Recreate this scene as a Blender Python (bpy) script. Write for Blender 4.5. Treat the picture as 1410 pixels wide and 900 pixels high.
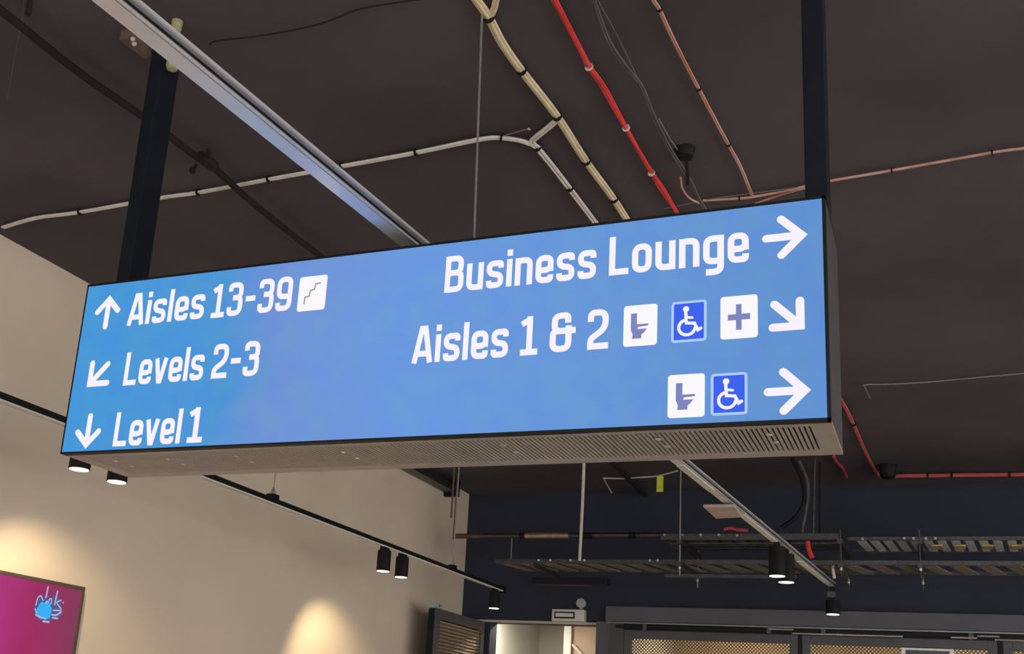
import bpy, bmesh, math, random
from mathutils import Vector, Matrix
random.seed(4)
for o in list(bpy.data.objects): bpy.data.objects.remove(o)
SC = bpy.context.scene
COL = SC.collection

# ------------------------------------------------------------------ camera
F, YAW, PITCH, ROLL, CX, CY = 1534.868, 0.431438, 0.270038, 0.069898, 609.908, 573.400   # image taken as 1410 x 900
EYE = Vector((0, 0, 1.6))
def cam_rows():
    cy, sy = math.cos(YAW), math.sin(YAW); cp, sp = math.cos(PITCH), math.sin(PITCH); cr, sr = math.cos(ROLL), math.sin(ROLL)
    Rz = Matrix(((cy, sy, 0), (-sy, cy, 0), (0, 0, 1)))
    M = Matrix(((1, 0, 0), (0, sp, -cp), (0, cp, sp))) @ Rz
    return Matrix(((cr, -sr, 0), (sr, cr, 0), (0, 0, 1))) @ M
MV = cam_rows()                     # rows: image right, image down, forward
cd = bpy.data.cameras.new('camera'); cam = bpy.data.objects.new('camera', cd); COL.objects.link(cam)
mw = Matrix((MV[0], -MV[1], -MV[2])).transposed().to_4x4(); mw.translation = EYE
cam.matrix_world = mw
cd.sensor_fit = 'HORIZONTAL'; cd.sensor_width = 36; cd.lens = F/1410*36
cd.shift_x = (705-CX)/1410; cd.shift_y = (CY-450)/1410; cd.clip_start = .05; cd.clip_end = 200
SC.camera = cam

# ------------------------------------------------------------------ daylight from the open concourse
w = bpy.data.worlds.new('daylight'); SC.world = w; w.use_nodes = True
bg = w.node_tree.nodes['Background']; bg.inputs[0].default_value = (1.0, .95, .90, 1); bg.inputs[1].default_value = 2.45
SC.view_settings.view_transform = 'Standard'; SC.view_settings.look = 'None'
SC.view_settings.gamma = 1; SC.view_settings.exposure = 0.0; SC.view_settings.use_curve_mapping = False

# ------------------------------------------------------------------ pixel -> point on a known surface
def ray(x, y): return MV.transposed() @ Vector(((x-CX)/F, (y-CY)/F, 1))
def Pz(x, y, z): d = ray(x, y); return EYE + d*((z-EYE.z)/d.z)
def Py(x, y, Y): d = ray(x, y); return EYE + d*(Y/d.y)
def Px(x, y, X): d = ray(x, y); return EYE + d*(X/d.x)
def mpp(p): return (MV @ (Vector(p)-EYE)).z / F       # metres per pixel at a point

# ------------------------------------------------------------------ materials
MATS = {}
def mat(name, col, rough=.6, metal=0, var=.12, scale=6, bump=0, bscale=None, emit=None, estr=0, spec=.5, col2=None, detail=5):
    if name in MATS: return MATS[name]
    m = bpy.data.materials.new(name); m.use_nodes = True; nt = m.node_tree; N = nt.nodes; L = nt.links
    b = N['Principled BSDF']; b.inputs['Roughness'].default_value = rough; b.inputs['Metallic'].default_value = metal
    b.inputs['Specular IOR Level'].default_value = spec
    tc = N.new('ShaderNodeTexCoord')
    nz = N.new('ShaderNodeTexNoise'); nz.inputs['Scale'].default_value = scale; nz.inputs['Detail'].default_value = detail
    L.new(tc.outputs['Object'], nz.inputs['Vector'])
    rp = N.new('ShaderNodeValToRGB'); L.new(nz.outputs['Fac'], rp.inputs[0])
    a = [max(0, c*(1-var)) for c in col]; d = col2 or [min(1, c*(1+var)) for c in col]
    rp.color_ramp.elements[0].position = .3; rp.color_ramp.elements[1].position = .7
    rp.color_ramp.elements[0].color = (*a, 1); rp.color_ramp.elements[1].color = (*d, 1)
    L.new(rp.outputs[0], b.inputs['Base Color'])
    if bump:
        n2 = N.new('ShaderNodeTexNoise'); n2.inputs['Scale'].default_value = bscale or scale*8; n2.inputs['Detail'].default_value = 6
        L.new(tc.outputs['Object'], n2.inputs['Vector'])
        bp = N.new('ShaderNodeBump'); bp.inputs['Strength'].default_value = bump; bp.inputs['Distance'].default_value = .01
        L.new(n2.outputs['Fac'], bp.inputs['Height']); L.new(bp.outputs[0], b.inputs['Normal'])
    if emit:
        b.inputs['Emission Color'].default_value = (*emit, 1); b.inputs['Emission Strength'].default_value = estr
    MATS[name] = m; return m
def glow(name, col, st=1.0):
    if name in MATS: return MATS[name]
    m = bpy.data.materials.new(name); m.use_nodes = True; N = m.node_tree.nodes; L = m.node_tree.links; N.clear()
    e = N.new('ShaderNodeEmission'); o = N.new('ShaderNodeOutputMaterial')
    e.inputs[0].default_value = (*col, 1); e.inputs[1].default_value = st; L.new(e.outputs[0], o.inputs[0])
    MATS[name] = m; return m
def s2l(*c): return tuple(((v/255)/12.92 if v/255 <= .04045 else ((v/255+.055)/1.055)**2.4) for v in c)

mat('ceiling_paint', (.080, .070, .079), .85, var=.16, scale=.9, bump=.25, bscale=14, col2=(.108, .095, .107), spec=.25)
mat('wall_plaster', (.75, .635, .515), .9, var=.05, scale=1.2, bump=.05, bscale=60, spec=.2)
mat('far_wall_paint', (.020, .027, .052), .75, var=.15, scale=1.5, bump=.08, bscale=30)
mat('header_lit_grey', (.095, .098, .120), .6, var=.1, scale=3)  # header grey, lightened to stand for the spotlight falling on it
mat('floor_concrete', (.60, .56, .51), .45, var=.1, scale=2, bump=.05)
mat('black_metal', (.012, .013, .016), .5, metal=.3, var=.2, scale=20, spec=.25)
mat('black_post', (.008, .011, .018), .6, var=.2, scale=12, bump=.03, spec=.15)
mat('black_plastic', (.011, .010, .011), .6, var=.2, scale=30, spec=.2)
mat('bronze_case', (.51, .45, .405), .42, metal=.3, var=.08, scale=15, bump=.04, bscale=300)
mat('case_dark', (.09, .085, .09), .5, metal=.5, var=.1, scale=15)
mat('slot_dark', (.02, .017, .015), .8, var=.1)
mat('aluminium', (.82, .80, .80), .28, metal=.45, var=.06, scale=8)
mat('aluminium_grey', (.28, .28, .30), .4, metal=.7, var=.08, scale=10)
mat('chrome', (.85, .85, .87), .2, metal=.9, var=.05, scale=10)
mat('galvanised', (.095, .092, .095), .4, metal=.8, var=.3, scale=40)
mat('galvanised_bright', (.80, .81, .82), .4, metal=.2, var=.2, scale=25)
mat('tray_bronze', (.22, .185, .16), .5, metal=.3, var=.3, scale=20)
mat('tan_pack', (.58, .44, .22), .6, var=.15, scale=30)
mat('slate_metal', (.07, .09, .11), .4, metal=.4, var=.2, scale=20)
mat('crimson', (.42, .05, .09), .5, var=.2, scale=20)
mat('diffuser', (.72, .70, .62), .5, var=.04, scale=5)
mat('steel_rod', (.34, .32, .31), .4, metal=.5, var=.15, scale=60)
mat('cream_cable', (.78, .66, .44), .55, var=.1, scale=25)
mat('white_cable', (.74, .71, .66), .55, var=.1, scale=25)
mat('grey_cable', (.10, .095, .09), .6, var=.2, scale=25)
mat('red_cable', (.78, .045, .045), .5, var=.15, scale=25)
mat('pink_cable', (.70, .26, .22), .5, var=.25, scale=9, col2=(.74, .48, .44))
mat('orange_cable', (.66, .22, .12), .5, var=.2, scale=4, col2=(.66, .44, .40))
mat('red_conduit', (.55, .11, .11), .5, var=.15, scale=9)
mat('dark_pipe', (.024, .020, .019), .75, var=.2, scale=20, spec=.1)
mat('brown_pipe', (.13, .085, .06), .5, metal=.4, var=.3, scale=14)
mat('copper_pipe', (.55, .40, .30), .35, metal=.6, var=.2, scale=12)
mat('yellow_foam', (.36, .34, .20), .9, var=.15, scale=60, bump=.3)
mat('brown_bracket', (.16, .12, .09), .6, metal=.4, var=.3, scale=50)
mat('tag_green', (.62, .75, .06), .5, var=.05, scale=20)
mat('white_plastic', (.70, .68, .65), .45, var=.04, scale=20)
mat('grey_plastic', (.42, .42, .43), .5, var=.05, scale=20)
mat('plate_beige', (.48, .40, .36), .5, var=.08, scale=10)
mat('corridor_paint', (.62, .60, .53), .85, var=.04, scale=3)
mat('corridor_brown', (.42, .30, .21), .8, var=.06, scale=3)
mat('mesh_room', (.62, .50, .34), .8, var=.12, scale=3)
mat('cream_trim', (.55, .48, .40), .5, var=.05, scale=10)
mat('bezel_brown', (.08, .055, .045), .45, var=.1, scale=20)
mat('pale_blue', (.35, .52, .55), .4, metal=.3, var=.1, scale=30)
mat('bronze_slat', (.42, .34, .26), .35, metal=.6, var=.15, scale=12)
mat('door_grey', (.085, .085, .095), .5, metal=.3, var=.1, scale=8)
mat('glass_dark', (.03, .035, .045), .15, var=.1, scale=4)
glow('letter_white', s2l(246, 240, 252), 1.02)
glow('icon_white', s2l(250, 248, 253), 1.0)
glow('icon_slate', s2l(126, 134, 190), 1.0)
glow('icon_line', s2l(150, 150, 150), 1.0)
glow('icon_blue', s2l(62, 100, 236), 1.0)
glow('icon_border', s2l(176, 204, 250), 1.0)
glow('lens_warm', (1.0, .90, .68), 2.2)
glow('lens_white', (1.0, .95, .88), 2.2)
glow('logo_cyan', s2l(60, 175, 245), 1.0)
glow('logo_pale', s2l(172, 184, 215), 1.0)
glow('logo_teal', s2l(92, 88, 140), 1.0)

def screen_mat(name, stops, axis, patches=None):
    m = bpy.data.materials.new(name); m.use_nodes = True; N = m.node_tree.nodes; L = m.node_tree.links; N.clear()
    tc = N.new('ShaderNodeTexCoord'); sp = N.new('ShaderNodeSeparateXYZ'); L.new(tc.outputs['Generated'], sp.inputs[0])
    nz = N.new('ShaderNodeTexNoise'); nz.inputs['Scale'].default_value = 3.0; L.new(tc.outputs['Object'], nz.inputs['Vector'])
    ad = N.new('ShaderNodeMath'); ad.operation = 'MULTIPLY_ADD'; ad.inputs[1].default_value = .16
    L.new(nz.outputs['Fac'], ad.inputs[0]); L.new(sp.outputs[axis], ad.inputs[2])
    sb = N.new('ShaderNodeMath'); sb.operation = 'SUBTRACT'; sb.inputs[1].default_value = .08; L.new(ad.outputs[0], sb.inputs[0])
    rp = N.new('ShaderNodeValToRGB'); L.new(sb.outputs[0], rp.inputs[0])
    for i, (p, c) in enumerate(stops):
        e = rp.color_ramp.elements[i] if i < 2 else rp.color_ramp.elements.new(p)
        e.position = p; e.color = (*s2l(*c), 1)
    out = rp.outputs[0]
    if patches:
        n2 = N.new('ShaderNodeTexNoise'); n2.inputs['Scale'].default_value = 13; n2.inputs['Detail'].default_value = 1.5
        L.new(tc.outputs['Object'], n2.inputs['Vector'])
        r2 = N.new('ShaderNodeValToRGB'); L.new(n2.outputs['Fac'], r2.inputs[0])
        r2.color_ramp.elements[0].color = (*s2l(*patches[0]), 1); r2.color_ramp.elements[0].position = .36
        r2.color_ramp.elements[1].color = (*s2l(*patches[1]), 1); r2.color_ramp.elements[1].position = .66
        mx = N.new('ShaderNodeMix'); mx.data_type = 'RGBA'; mx.inputs[0].default_value = .13
        L.new(out, mx.inputs[6]); L.new(r2.outputs[0], mx.inputs[7]); out = mx.outputs[2]
    e = N.new('ShaderNodeEmission'); o = N.new('ShaderNodeOutputMaterial'); L.new(out, e.inputs[0]); L.new(e.outputs[0], o.inputs[0])
    MATS[name] = m; return m
screen_mat('led_screen', [(0, (70, 152, 216)), (1, (100, 146, 208)), (.25, (78, 150, 214)), (.34, (116, 148, 212)), (.5, (110, 154, 222)), (.72, (106, 152, 216))], 0, ((74, 130, 238), (104, 168, 190)))
screen_mat('tv_picture', [(0, (200, 85, 185)), (1, (128, 62, 88)), (.45, (182, 62, 136)), (.75, (158, 48, 98))], 1)

# perforated mesh: diamond-staggered holes
def mesh_mat(name, pitch):
    m = bpy.data.materials.new(name); m.use_nodes = True; N = m.node_tree.nodes; L = m.node_tree.links
    b = N['Principled BSDF']; b.inputs['Base Color'].default_value = (.045, .035, .028, 1); b.inputs['Metallic'].default_value = .2; b.inputs['Roughness'].default_value = .45
    tc = N.new('ShaderNodeTexCoord'); mp = N.new('ShaderNodeMapping'); mp.inputs['Rotation'].default_value = (0, math.radians(45), 0)
    s = 1.414/pitch; mp.inputs['Scale'].default_value = (s, 0, s)
    L.new(tc.outputs['Object'], mp.inputs['Vector'])
    v = N.new('ShaderNodeTexVoronoi'); v.inputs['Scale'].default_value = 1; v.inputs['Randomness'].default_value = 0
    L.new(mp.outputs[0], v.inputs['Vector'])
    g = N.new('ShaderNodeMath'); g.operation = 'GREATER_THAN'; g.inputs[1].default_value = .36; L.new(v.outputs['Distance'], g.inputs[0])
    L.new(g.outputs[0], b.inputs['Alpha']); MATS[name] = m
mesh_mat('gold_mesh', .034)

# ------------------------------------------------------------------ mesh helpers
class MB:
    def __init__(s): s.v = []; s.f = []
    def add(s, vs, fs):
        n = len(s.v); s.v += [tuple(p) for p in vs]; s.f += [tuple(n+i for i in f) for f in fs]; return s
    def box(s, x0, x1, y0, y1, z0, z1):
        return s.add([(x0,y0,z0),(x1,y0,z0),(x1,y1,z0),(x0,y1,z0),(x0,y0,z1),(x1,y0,z1),(x1,y1,z1),(x0,y1,z1)],
                     [(3,2,1,0),(4,5,6,7),(0,1,5,4),(1,2,6,5),(2,3,7,6),(3,0,4,7)])
    def obox(s, c, ax, ay, az):      # oriented box by centre and half-axis vectors
        c, ax, ay, az = map(Vector, (c, ax, ay, az)); vs = []
        for k in (-1, 1):
            for (i, j) in ((-1,-1),(1,-1),(1,1),(-1,1)): vs.append(c+ax*i+ay*j+az*k)
        return s.add(vs, [(3,2,1,0),(4,5,6,7),(0,1,5,4),(1,2,6,5),(2,3,7,6),(3,0,4,7)])
    def bar(s, a, b, wx, wz):        # rectangular bar from a to b, width across, height up
        a, b = Vector(a), Vector(b); d = (b-a); L = d.length; d.normalize()
        u = Vector((0,0,1)) if abs(d.z) < .9 else Vector((0,1,0))
        sx = d.cross(u).normalized(); up = sx.cross(d).normalized()
        return s.obox((a+b)/2, d*L/2, sx*wx/2, up*wz/2)
    def tube(s, pts, r, n=8, cap=True):
        pts = [Vector(p) for p in pts]; m = len(pts); rings = []; pu = None
        for i, p in enumerate(pts):
            t = (pts[min(i+1,m-1)]-pts[max(i-1,0)]).normalized()
            if pu is None: pu = t.orthogonal().normalized()
            pu = (pu - t*pu.dot(t)); pu = pu.normalized() if pu.length > 1e-6 else t.orthogonal().normalized()
            q = t.cross(pu); rr = r[i] if isinstance(r, (list, tuple)) else r
            rings.append([p+(pu*math.cos(2*math.pi*k/n)+q*math.sin(2*math.pi*k/n))*rr for k in range(n)])
        vs = [v for R in rings for v in R]
        fs = [(i*n+k, i*n+(k+1)%n, (i+1)*n+(k+1)%n, (i+1)*n+k) for i in range(m-1) for k in range(n)]
        if cap: fs += [tuple(reversed(range(n))), tuple(range((m-1)*n, m*n))]
        return s.add(vs, fs)
    def lathe(s, c, prof, n=24, axis='Z'):
        vs = []; m = len(prof)
        for (r, h) in prof:
            for k in range(n):
                a = 2*math.pi*k/n; x, y, z = r*math.cos(a), r*math.sin(a), h
                if axis == 'Y': x, y, z = x, z, y
                if axis == 'X': x, y, z = z, x, y
                vs.append((c[0]+x, c[1]+y, c[2]+z))
        fs = [(i*n+k, i*n+(k+1)%n, (i+1)*n+(k+1)%n, (i+1)*n+k) for i in range(m-1) for k in range(n)]
        fs += [tuple(reversed(range(n))), tuple(range((m-1)*n, m*n))]
        return s.add(vs, fs)
    def sphere(s, c, r, n=14, m=8):
        return s.lathe(c, [(max(1e-4, r*math.sin(math.pi*i/m)), -r*math.cos(math.pi*i/m)) for i in range(m+1)], n)
    def build(s, name, m, parent=None, smooth=False, bevel=0, origin=None):
        me = bpy.data.meshes.new(name)
        o = Vector(origin) if origin is not None else Vector((0,0,0))
        vs = [tuple(Vector(p)-o) for p in s.v]
        me.from_pydata(vs, [], s.f)
        me.materials.append(MATS[m])
        bm = bmesh.new(); bm.from_mesh(me)
        if not getattr(s, 'flat', False): bmesh.ops.recalc_face_normals(bm, faces=bm.faces)
        bm.to_mesh(me); bm.free()
        if smooth: me.shade_smooth(); me.set_sharp_from_angle(angle=math.radians(40))
        ob = bpy.data.objects.new(name, me); COL.objects.link(ob)
        if parent is not None:
            ob.parent = parent; ob.location = o - (parent_origin(parent))
        else: ob.location = o
        if bevel:
            bv = ob.modifiers.new('bevel', 'BEVEL'); bv.width = bevel; bv.segments = 2; bv.limit_method = 'ANGLE'
        return ob
def parent_origin(p):
    o = Vector(p.location)
    while p.parent: p = p.parent; o += Vector(p.location)
    return o
def thing(name, label, cat, loc=(0,0,0), group=None):
    o = bpy.data.objects.new(name, None); COL.objects.link(o); o.location = loc; o.empty_display_size = .05
    return tag(o, label, cat, group)
def tag(o, label, cat, group=None):
    o['label'] = label; o['category'] = cat
    if group: o['group'] = group
    return o
def struct(o, label=None, cat=None):
    o['kind'] = 'structure'
    if label: o['label'] = label
    if cat: o['category'] = cat
    return o
def smooth_path(pts, sub=5):
    pts = [Vector(p) for p in pts]
    if len(pts) < 3: return pts
    P = [pts[0]*2-pts[1]] + pts + [pts[-1]*2-pts[-2]]; out = []
    for i in range(1, len(P)-2):
        a, b, c, d = P[i-1:i+3]
        for k in range(sub):
            t = k/sub
            out.append(.5*((2*b)+(c-a)*t+(2*a-5*b+4*c-d)*t*t+(3*b-a-3*c+d)*t**3))
    out.append(pts[-1]); return out

H = 4.12; XL = -4.81; YF = 11.3
HD = 2.71                                     # head of the openings in the far wall

# ------------------------------------------------------------------ room shell
struct(MB().box(XL-.2, 7, -5, YF+3.2, -.15, 0).build('floor', 'floor_concrete'), 'grey polished concrete floor of the concourse', 'floor')
struct(MB().box(XL-.2, 7, -5, YF+.2, H, H+.25).build('ceiling', 'ceiling_paint'), 'dark brown painted concrete ceiling slab', 'ceiling')
struct(MB().box(XL-.2, XL, -5, YF+.2, 0, H).build('wall_left', 'wall_plaster'), 'beige plastered wall washed by warm spotlights', 'wall')
E1 = [Py(x, 876, YF-.1).x for x in (859, 1098, 1104, 1372, 1380)]   # edges of the mesh doors
OX0, OX1 = -4.47, -3.27                        # opening to the corridor
MX0, MX1 = -3.10, 3.2                          # run of mesh doors
wf = MB()
wf.box(XL, OX0, YF, YF+.2, 0, H); wf.box(OX0, OX1, YF, YF+.2, HD, H); wf.box(OX1, MX0, YF, YF+.2, 0, H)
wf.box(MX0, 7, YF, YF+.2, HD, H); wf.box(MX1, 7, YF, YF+.2, 0, HD)
struct(wf.build('wall_far', 'far_wall_paint'), 'navy black painted wall above the doorways', 'wall')
struct(MB().box(-3.17, 4.0, YF-.12, YF, HD+.03, 2.895).build('trim_1', 'header_lit_grey', bevel=.006), 'dark grey header beam above the mesh doors', 'trim')
struct(MB().box(OX0-.35, OX1+.02, YF-.03, YF, HD, HD+.022).build('trim_2', 'cream_trim'), 'thin cream strip over the corridor opening', 'trim')
struct(MB().box(OX1, MX0, YF-.10, YF, 0, HD+.03).build('trim_3', 'header_lit_grey', bevel=.005), 'dark grey pillar casing between corridor opening and mesh doors', 'trim')
struct(MB().box(XL, XL+.015, -5, YF, 0, .12).build('baseboard_left', 'black_plastic'), 'black baseboard along the beige wall', 'baseboard')
# corridor and back room behind the far wall
YB = YF+2.6
struct(MB().box(XL-.2, -3.30, YB, YB+.15, 0, 3.0).build('wall_corridor', 'corridor_paint'), 'white painted end wall of the corridor', 'wall')
struct(MB().box(-4.02, -3.06, YF+1.5, YF+1.6, 0, 3.0).build('wall_corridor_side', 'corridor_brown'), 'tan partition inside the corridor opening', 'wall')
struct(MB().box(-4.11, -4.02, YF+1.45, YF+1.6, 0, 3.0).build('trim_4', 'corridor_paint', bevel=.004), 'white upright edging of the corridor partition', 'trim')
struct(MB().box(XL-.2, XL, YF+.2, YB, 0, 3.0).build('wall_corridor_left', 'corridor_paint'), 'white side wall of the corridor', 'wall')
struct(MB().box(XL-.2, 7, YF+.2, YB+.15, 3.0, 3.1).build('ceiling_backroom', 'corridor_paint'), 'white ceiling of the rooms behind the far wall', 'ceiling')
struct(MB().box(-3.06, -2.98, YF+.2, YB, 0, 3.0).build('wall_partition', 'corridor_paint'), 'partition between corridor and store room', 'wall')
struct(MB().box(-2.98, 7, YB-.4, YB-.25, 0, 3.0).build('wall_store', 'mesh_room'), 'warm tan rear wall of the store room', 'wall')
struct(MB().box(6.9, 7, YF+.2, YB, 0, 3.0).build('wall_store_right', 'mesh_room'), 'tan side wall of the store room', 'wall')

def lamp(name, kind, loc, energy, col, size=.1, aim=None, parent=None, **k):
    ld = bpy.data.lights.new(name, kind); ld.energy = energy; ld.color = col
    if kind == 'AREA': ld.shape = 'DISK'; ld.size = size
    else: ld.shadow_soft_size = size
    for a, b in k.items(): setattr(ld, a, b)
    o = bpy.data.objects.new(name, ld); COL.objects.link(o)
    if parent: o.parent = parent; o.location = Vector(loc)-parent_origin(parent)
    else: o.location = loc
    if aim is not None: o.rotation_euler = (Vector(aim)-Vector(loc)).to_track_quat('-Z', 'Y').to_euler()
    return o
def ceiling_disc(x, y, z, e, col, label):
    t = thing('ceiling_downlight', label, 'downlight', (x, y, z))
    MB().lathe((x, y, z), [(.16, -.03), (.17, -.005), (.17, 0)], 20).build('rim', 'white_plastic', t)
    MB().lathe((x, y, z), [(.14, -.034), (.14, -.031)], 20).build('lens', 'lens_white', t)
    lamp('downlight_glow', 'AREA', (x, y, z-.05), e, col, .26, (x, y, 0), t)
ceiling_disc(-4.35, YF+.75, 3.0, 25, (1, .93, .80), 'round white downlight in the corridor ceiling')
for k, x in enumerate((-1.9, .1, 2.1)):
    ceiling_disc(x, YF+1.1, 3.0, 42, (1, .80, .55), ['round white downlight behind the first mesh door', 'round white downlight behind the second mesh door', 'round white downlight behind the mesh door beside the header end'][k])
struct(MB().box(MX0-.02, E1[0], YF-.11, YF-.03, 0, HD+.03).build('trim_5', 'door_grey'), 'dark jamb beside the first mesh door', 'trim')
struct(MB().box(E1[1], E1[2], YF-.09, YF-.05, 0, HD-.045).build('trim_6', 'black_metal'), 'black mullion between the two mesh doors', 'trim')
struct(MB().box(E1[3], E1[4], YF-.09, YF-.05, 0, HD-.045).build('trim_7', 'black_metal'), 'black mullion beside the mesh door with the vent pane', 'trim')
struct(MB().box(MX0, 3.5, YF-.10, YF-.02, HD-.05, HD+.03).build('trim_8', 'black_metal'), 'black head bar over the mesh doors', 'trim')
hr = tag(MB().tube([(-4.0, YF+1.46, 2.62), (-3.1, YF+1.46, 1.75)], .02).build('handrail', 'cream_trim'), 'slim cream sloping handrail on the corridor partition', 'handrail')

# ------------------------------------------------------------------ the hanging sign
SX0, SX1, SY0, SY1, SZ0, SZ1 = -2.750, -.240, 2.859, 3.225, 2.410, 3.034
sign = thing('led_wayfinding_sign', 'long blue illuminated overhead sign box with white directions and icons', 'sign', ((SX0+SX1)/2, (SY0+SY1)/2, SZ0))
t = .004
cs = MB(); cs.box(SX0, SX1, SY0+.03, SY1, SZ1-t, SZ1); cs.box(SX0, SX1, SY1-t, SY1, SZ0+.006, SZ1); cs.box(SX0, SX0+t, SY0+.03, SY1, SZ0+.006, SZ1); cs.box(SX1-t, SX1, SY0+.03, SY1, SZ0+.006, SZ1)
cs.build('casing', 'case_dark', sign)
bz = MB(); e = .008
bz.box(SX0, SX1, SY0, SY0+.03, SZ1-e, SZ1); bz.box(SX0, SX1, SY0, SY0+.03, SZ0, SZ0+.006); bz.box(SX0, SX0+.005, SY0, SY0+.03, SZ0, SZ1); bz.box(SX1-e, SX1, SY0, SY0+.03, SZ0, SZ1)
bz.build('bezel', 'black_metal', sign)
scr = MB().box(SX0+.005, SX1-e, SY0+.002, SY0+.02, SZ0+.006, SZ1-e).build('screen', 'led_screen', sign)
# slotted underside: rim plate plus bars
gx0, gx1, gy0, gy1 = SX0+.06, SX1-.055, SY0+.055, SY1-.055
un = MB()
un.box(SX0, SX1, SY0+.03, gy0, SZ0, SZ0+.006); un.box(SX0, SX1, gy1, SY1, SZ0, SZ0+.006)
un.box(SX0, gx0, gy0, gy1, SZ0, SZ0+.006); un.box(gx1, SX1, gy0, gy1, SZ0, SZ0+.006)
pan = un.build('underside_panel', 'bronze_case', sign)
pitch = .0135; n = int((gx1-gx0)/pitch); br = MB()
for i in range(n):
    x = gx1 - (i+1)*pitch
    br.box(x, x+pitch*.60, gy0, gy1, SZ0+.0005, SZ0+.0055)
o = br.build('grille_bars', 'bronze_case', pan); o['kind'] = 'stuff'
MB().box(gx0-.01, gx1+.01, gy0-.01, gy1+.01, SZ0+.03, SZ0+.034).build('grille_backing', 'slot_dark', pan)
for x in (-2.62, -2.40, -2.12, -1.72, -1.18, -.72, -.42):
    for y in (SY0+.12, SY0+.20):
        MB().lathe((x+(y-SY0)*.1, y, SZ0), [(.007, -.003), (.009, 0)], 10).build('screw', 'chrome', pan)

# ---- lettering: stroke glyphs in cap-height units
SW = .158
def fillet(pts, r, closed=False):
    pts = [Vector((p[0], p[1])) for p in pts]; out = []; n = len(pts)
    for i, p in enumerate(pts):
        if not closed and i in (0, n-1): out.append(p); continue
        a, b = pts[i-1], pts[(i+1) % n]; u = (a-p); v = (b-p)
        rr = min(r, u.length*.5, v.length*.5) if r else 0
        if rr < 1e-4: out.append(p); continue
        s, e2 = p+u.normalized()*rr, p+v.normalized()*rr
        for k in range(7):
            q = k/6; out.append(s*(1-q)**2+p*2*q*(1-q)+e2*q*q)
    res = [out[0]]
    for p in out[1:]:
        if (p-res[-1]).length > 1e-5: res.append(p)
    if closed and (res[-1]-res[0]).length < 1e-5: res.pop()
    return res
def stroke(pts, wd, closed=False, cap=False):
    """outline quads of a 2-D polyline with mitred joins -> (verts2d, faces)"""
    n = len(pts); vs = []; fs = []
    for i, p in enumerate(pts):
        a = pts[i-1] if (i > 0 or closed) else None; b = pts[(i+1) % n] if (i < n-1 or closed) else None
        d1 = (p-a).normalized() if a is not None else None; d2 = (b-p).normalized() if b is not None else None
        d1 = d1 or d2; d2 = d2 or d1
        n1 = Vector((-d1.y, d1.x)); n2 = Vector((-d2.y, d2.x)); m = (n1+n2)
        m = m.normalized() if m.length > 1e-6 else n1
        k = wd/2/max(.28, m.dot(n1)); vs += [p+m*k, p-m*k]
    for i in range(n if closed else n-1):
        j = (i+1) % n; fs.append((2*i, 2*i+1, 2*j+1, 2*j))
    if cap:
        for p in (pts[0], pts[-1]):
            s = len(vs); vs += [p+Vector((math.cos(k*math.pi/8), math.sin(k*math.pi/8)))*wd/2 for k in range(16)]; fs.append(tuple(range(s, s+16)))
    return vs, fs
R0 = .15
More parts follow.
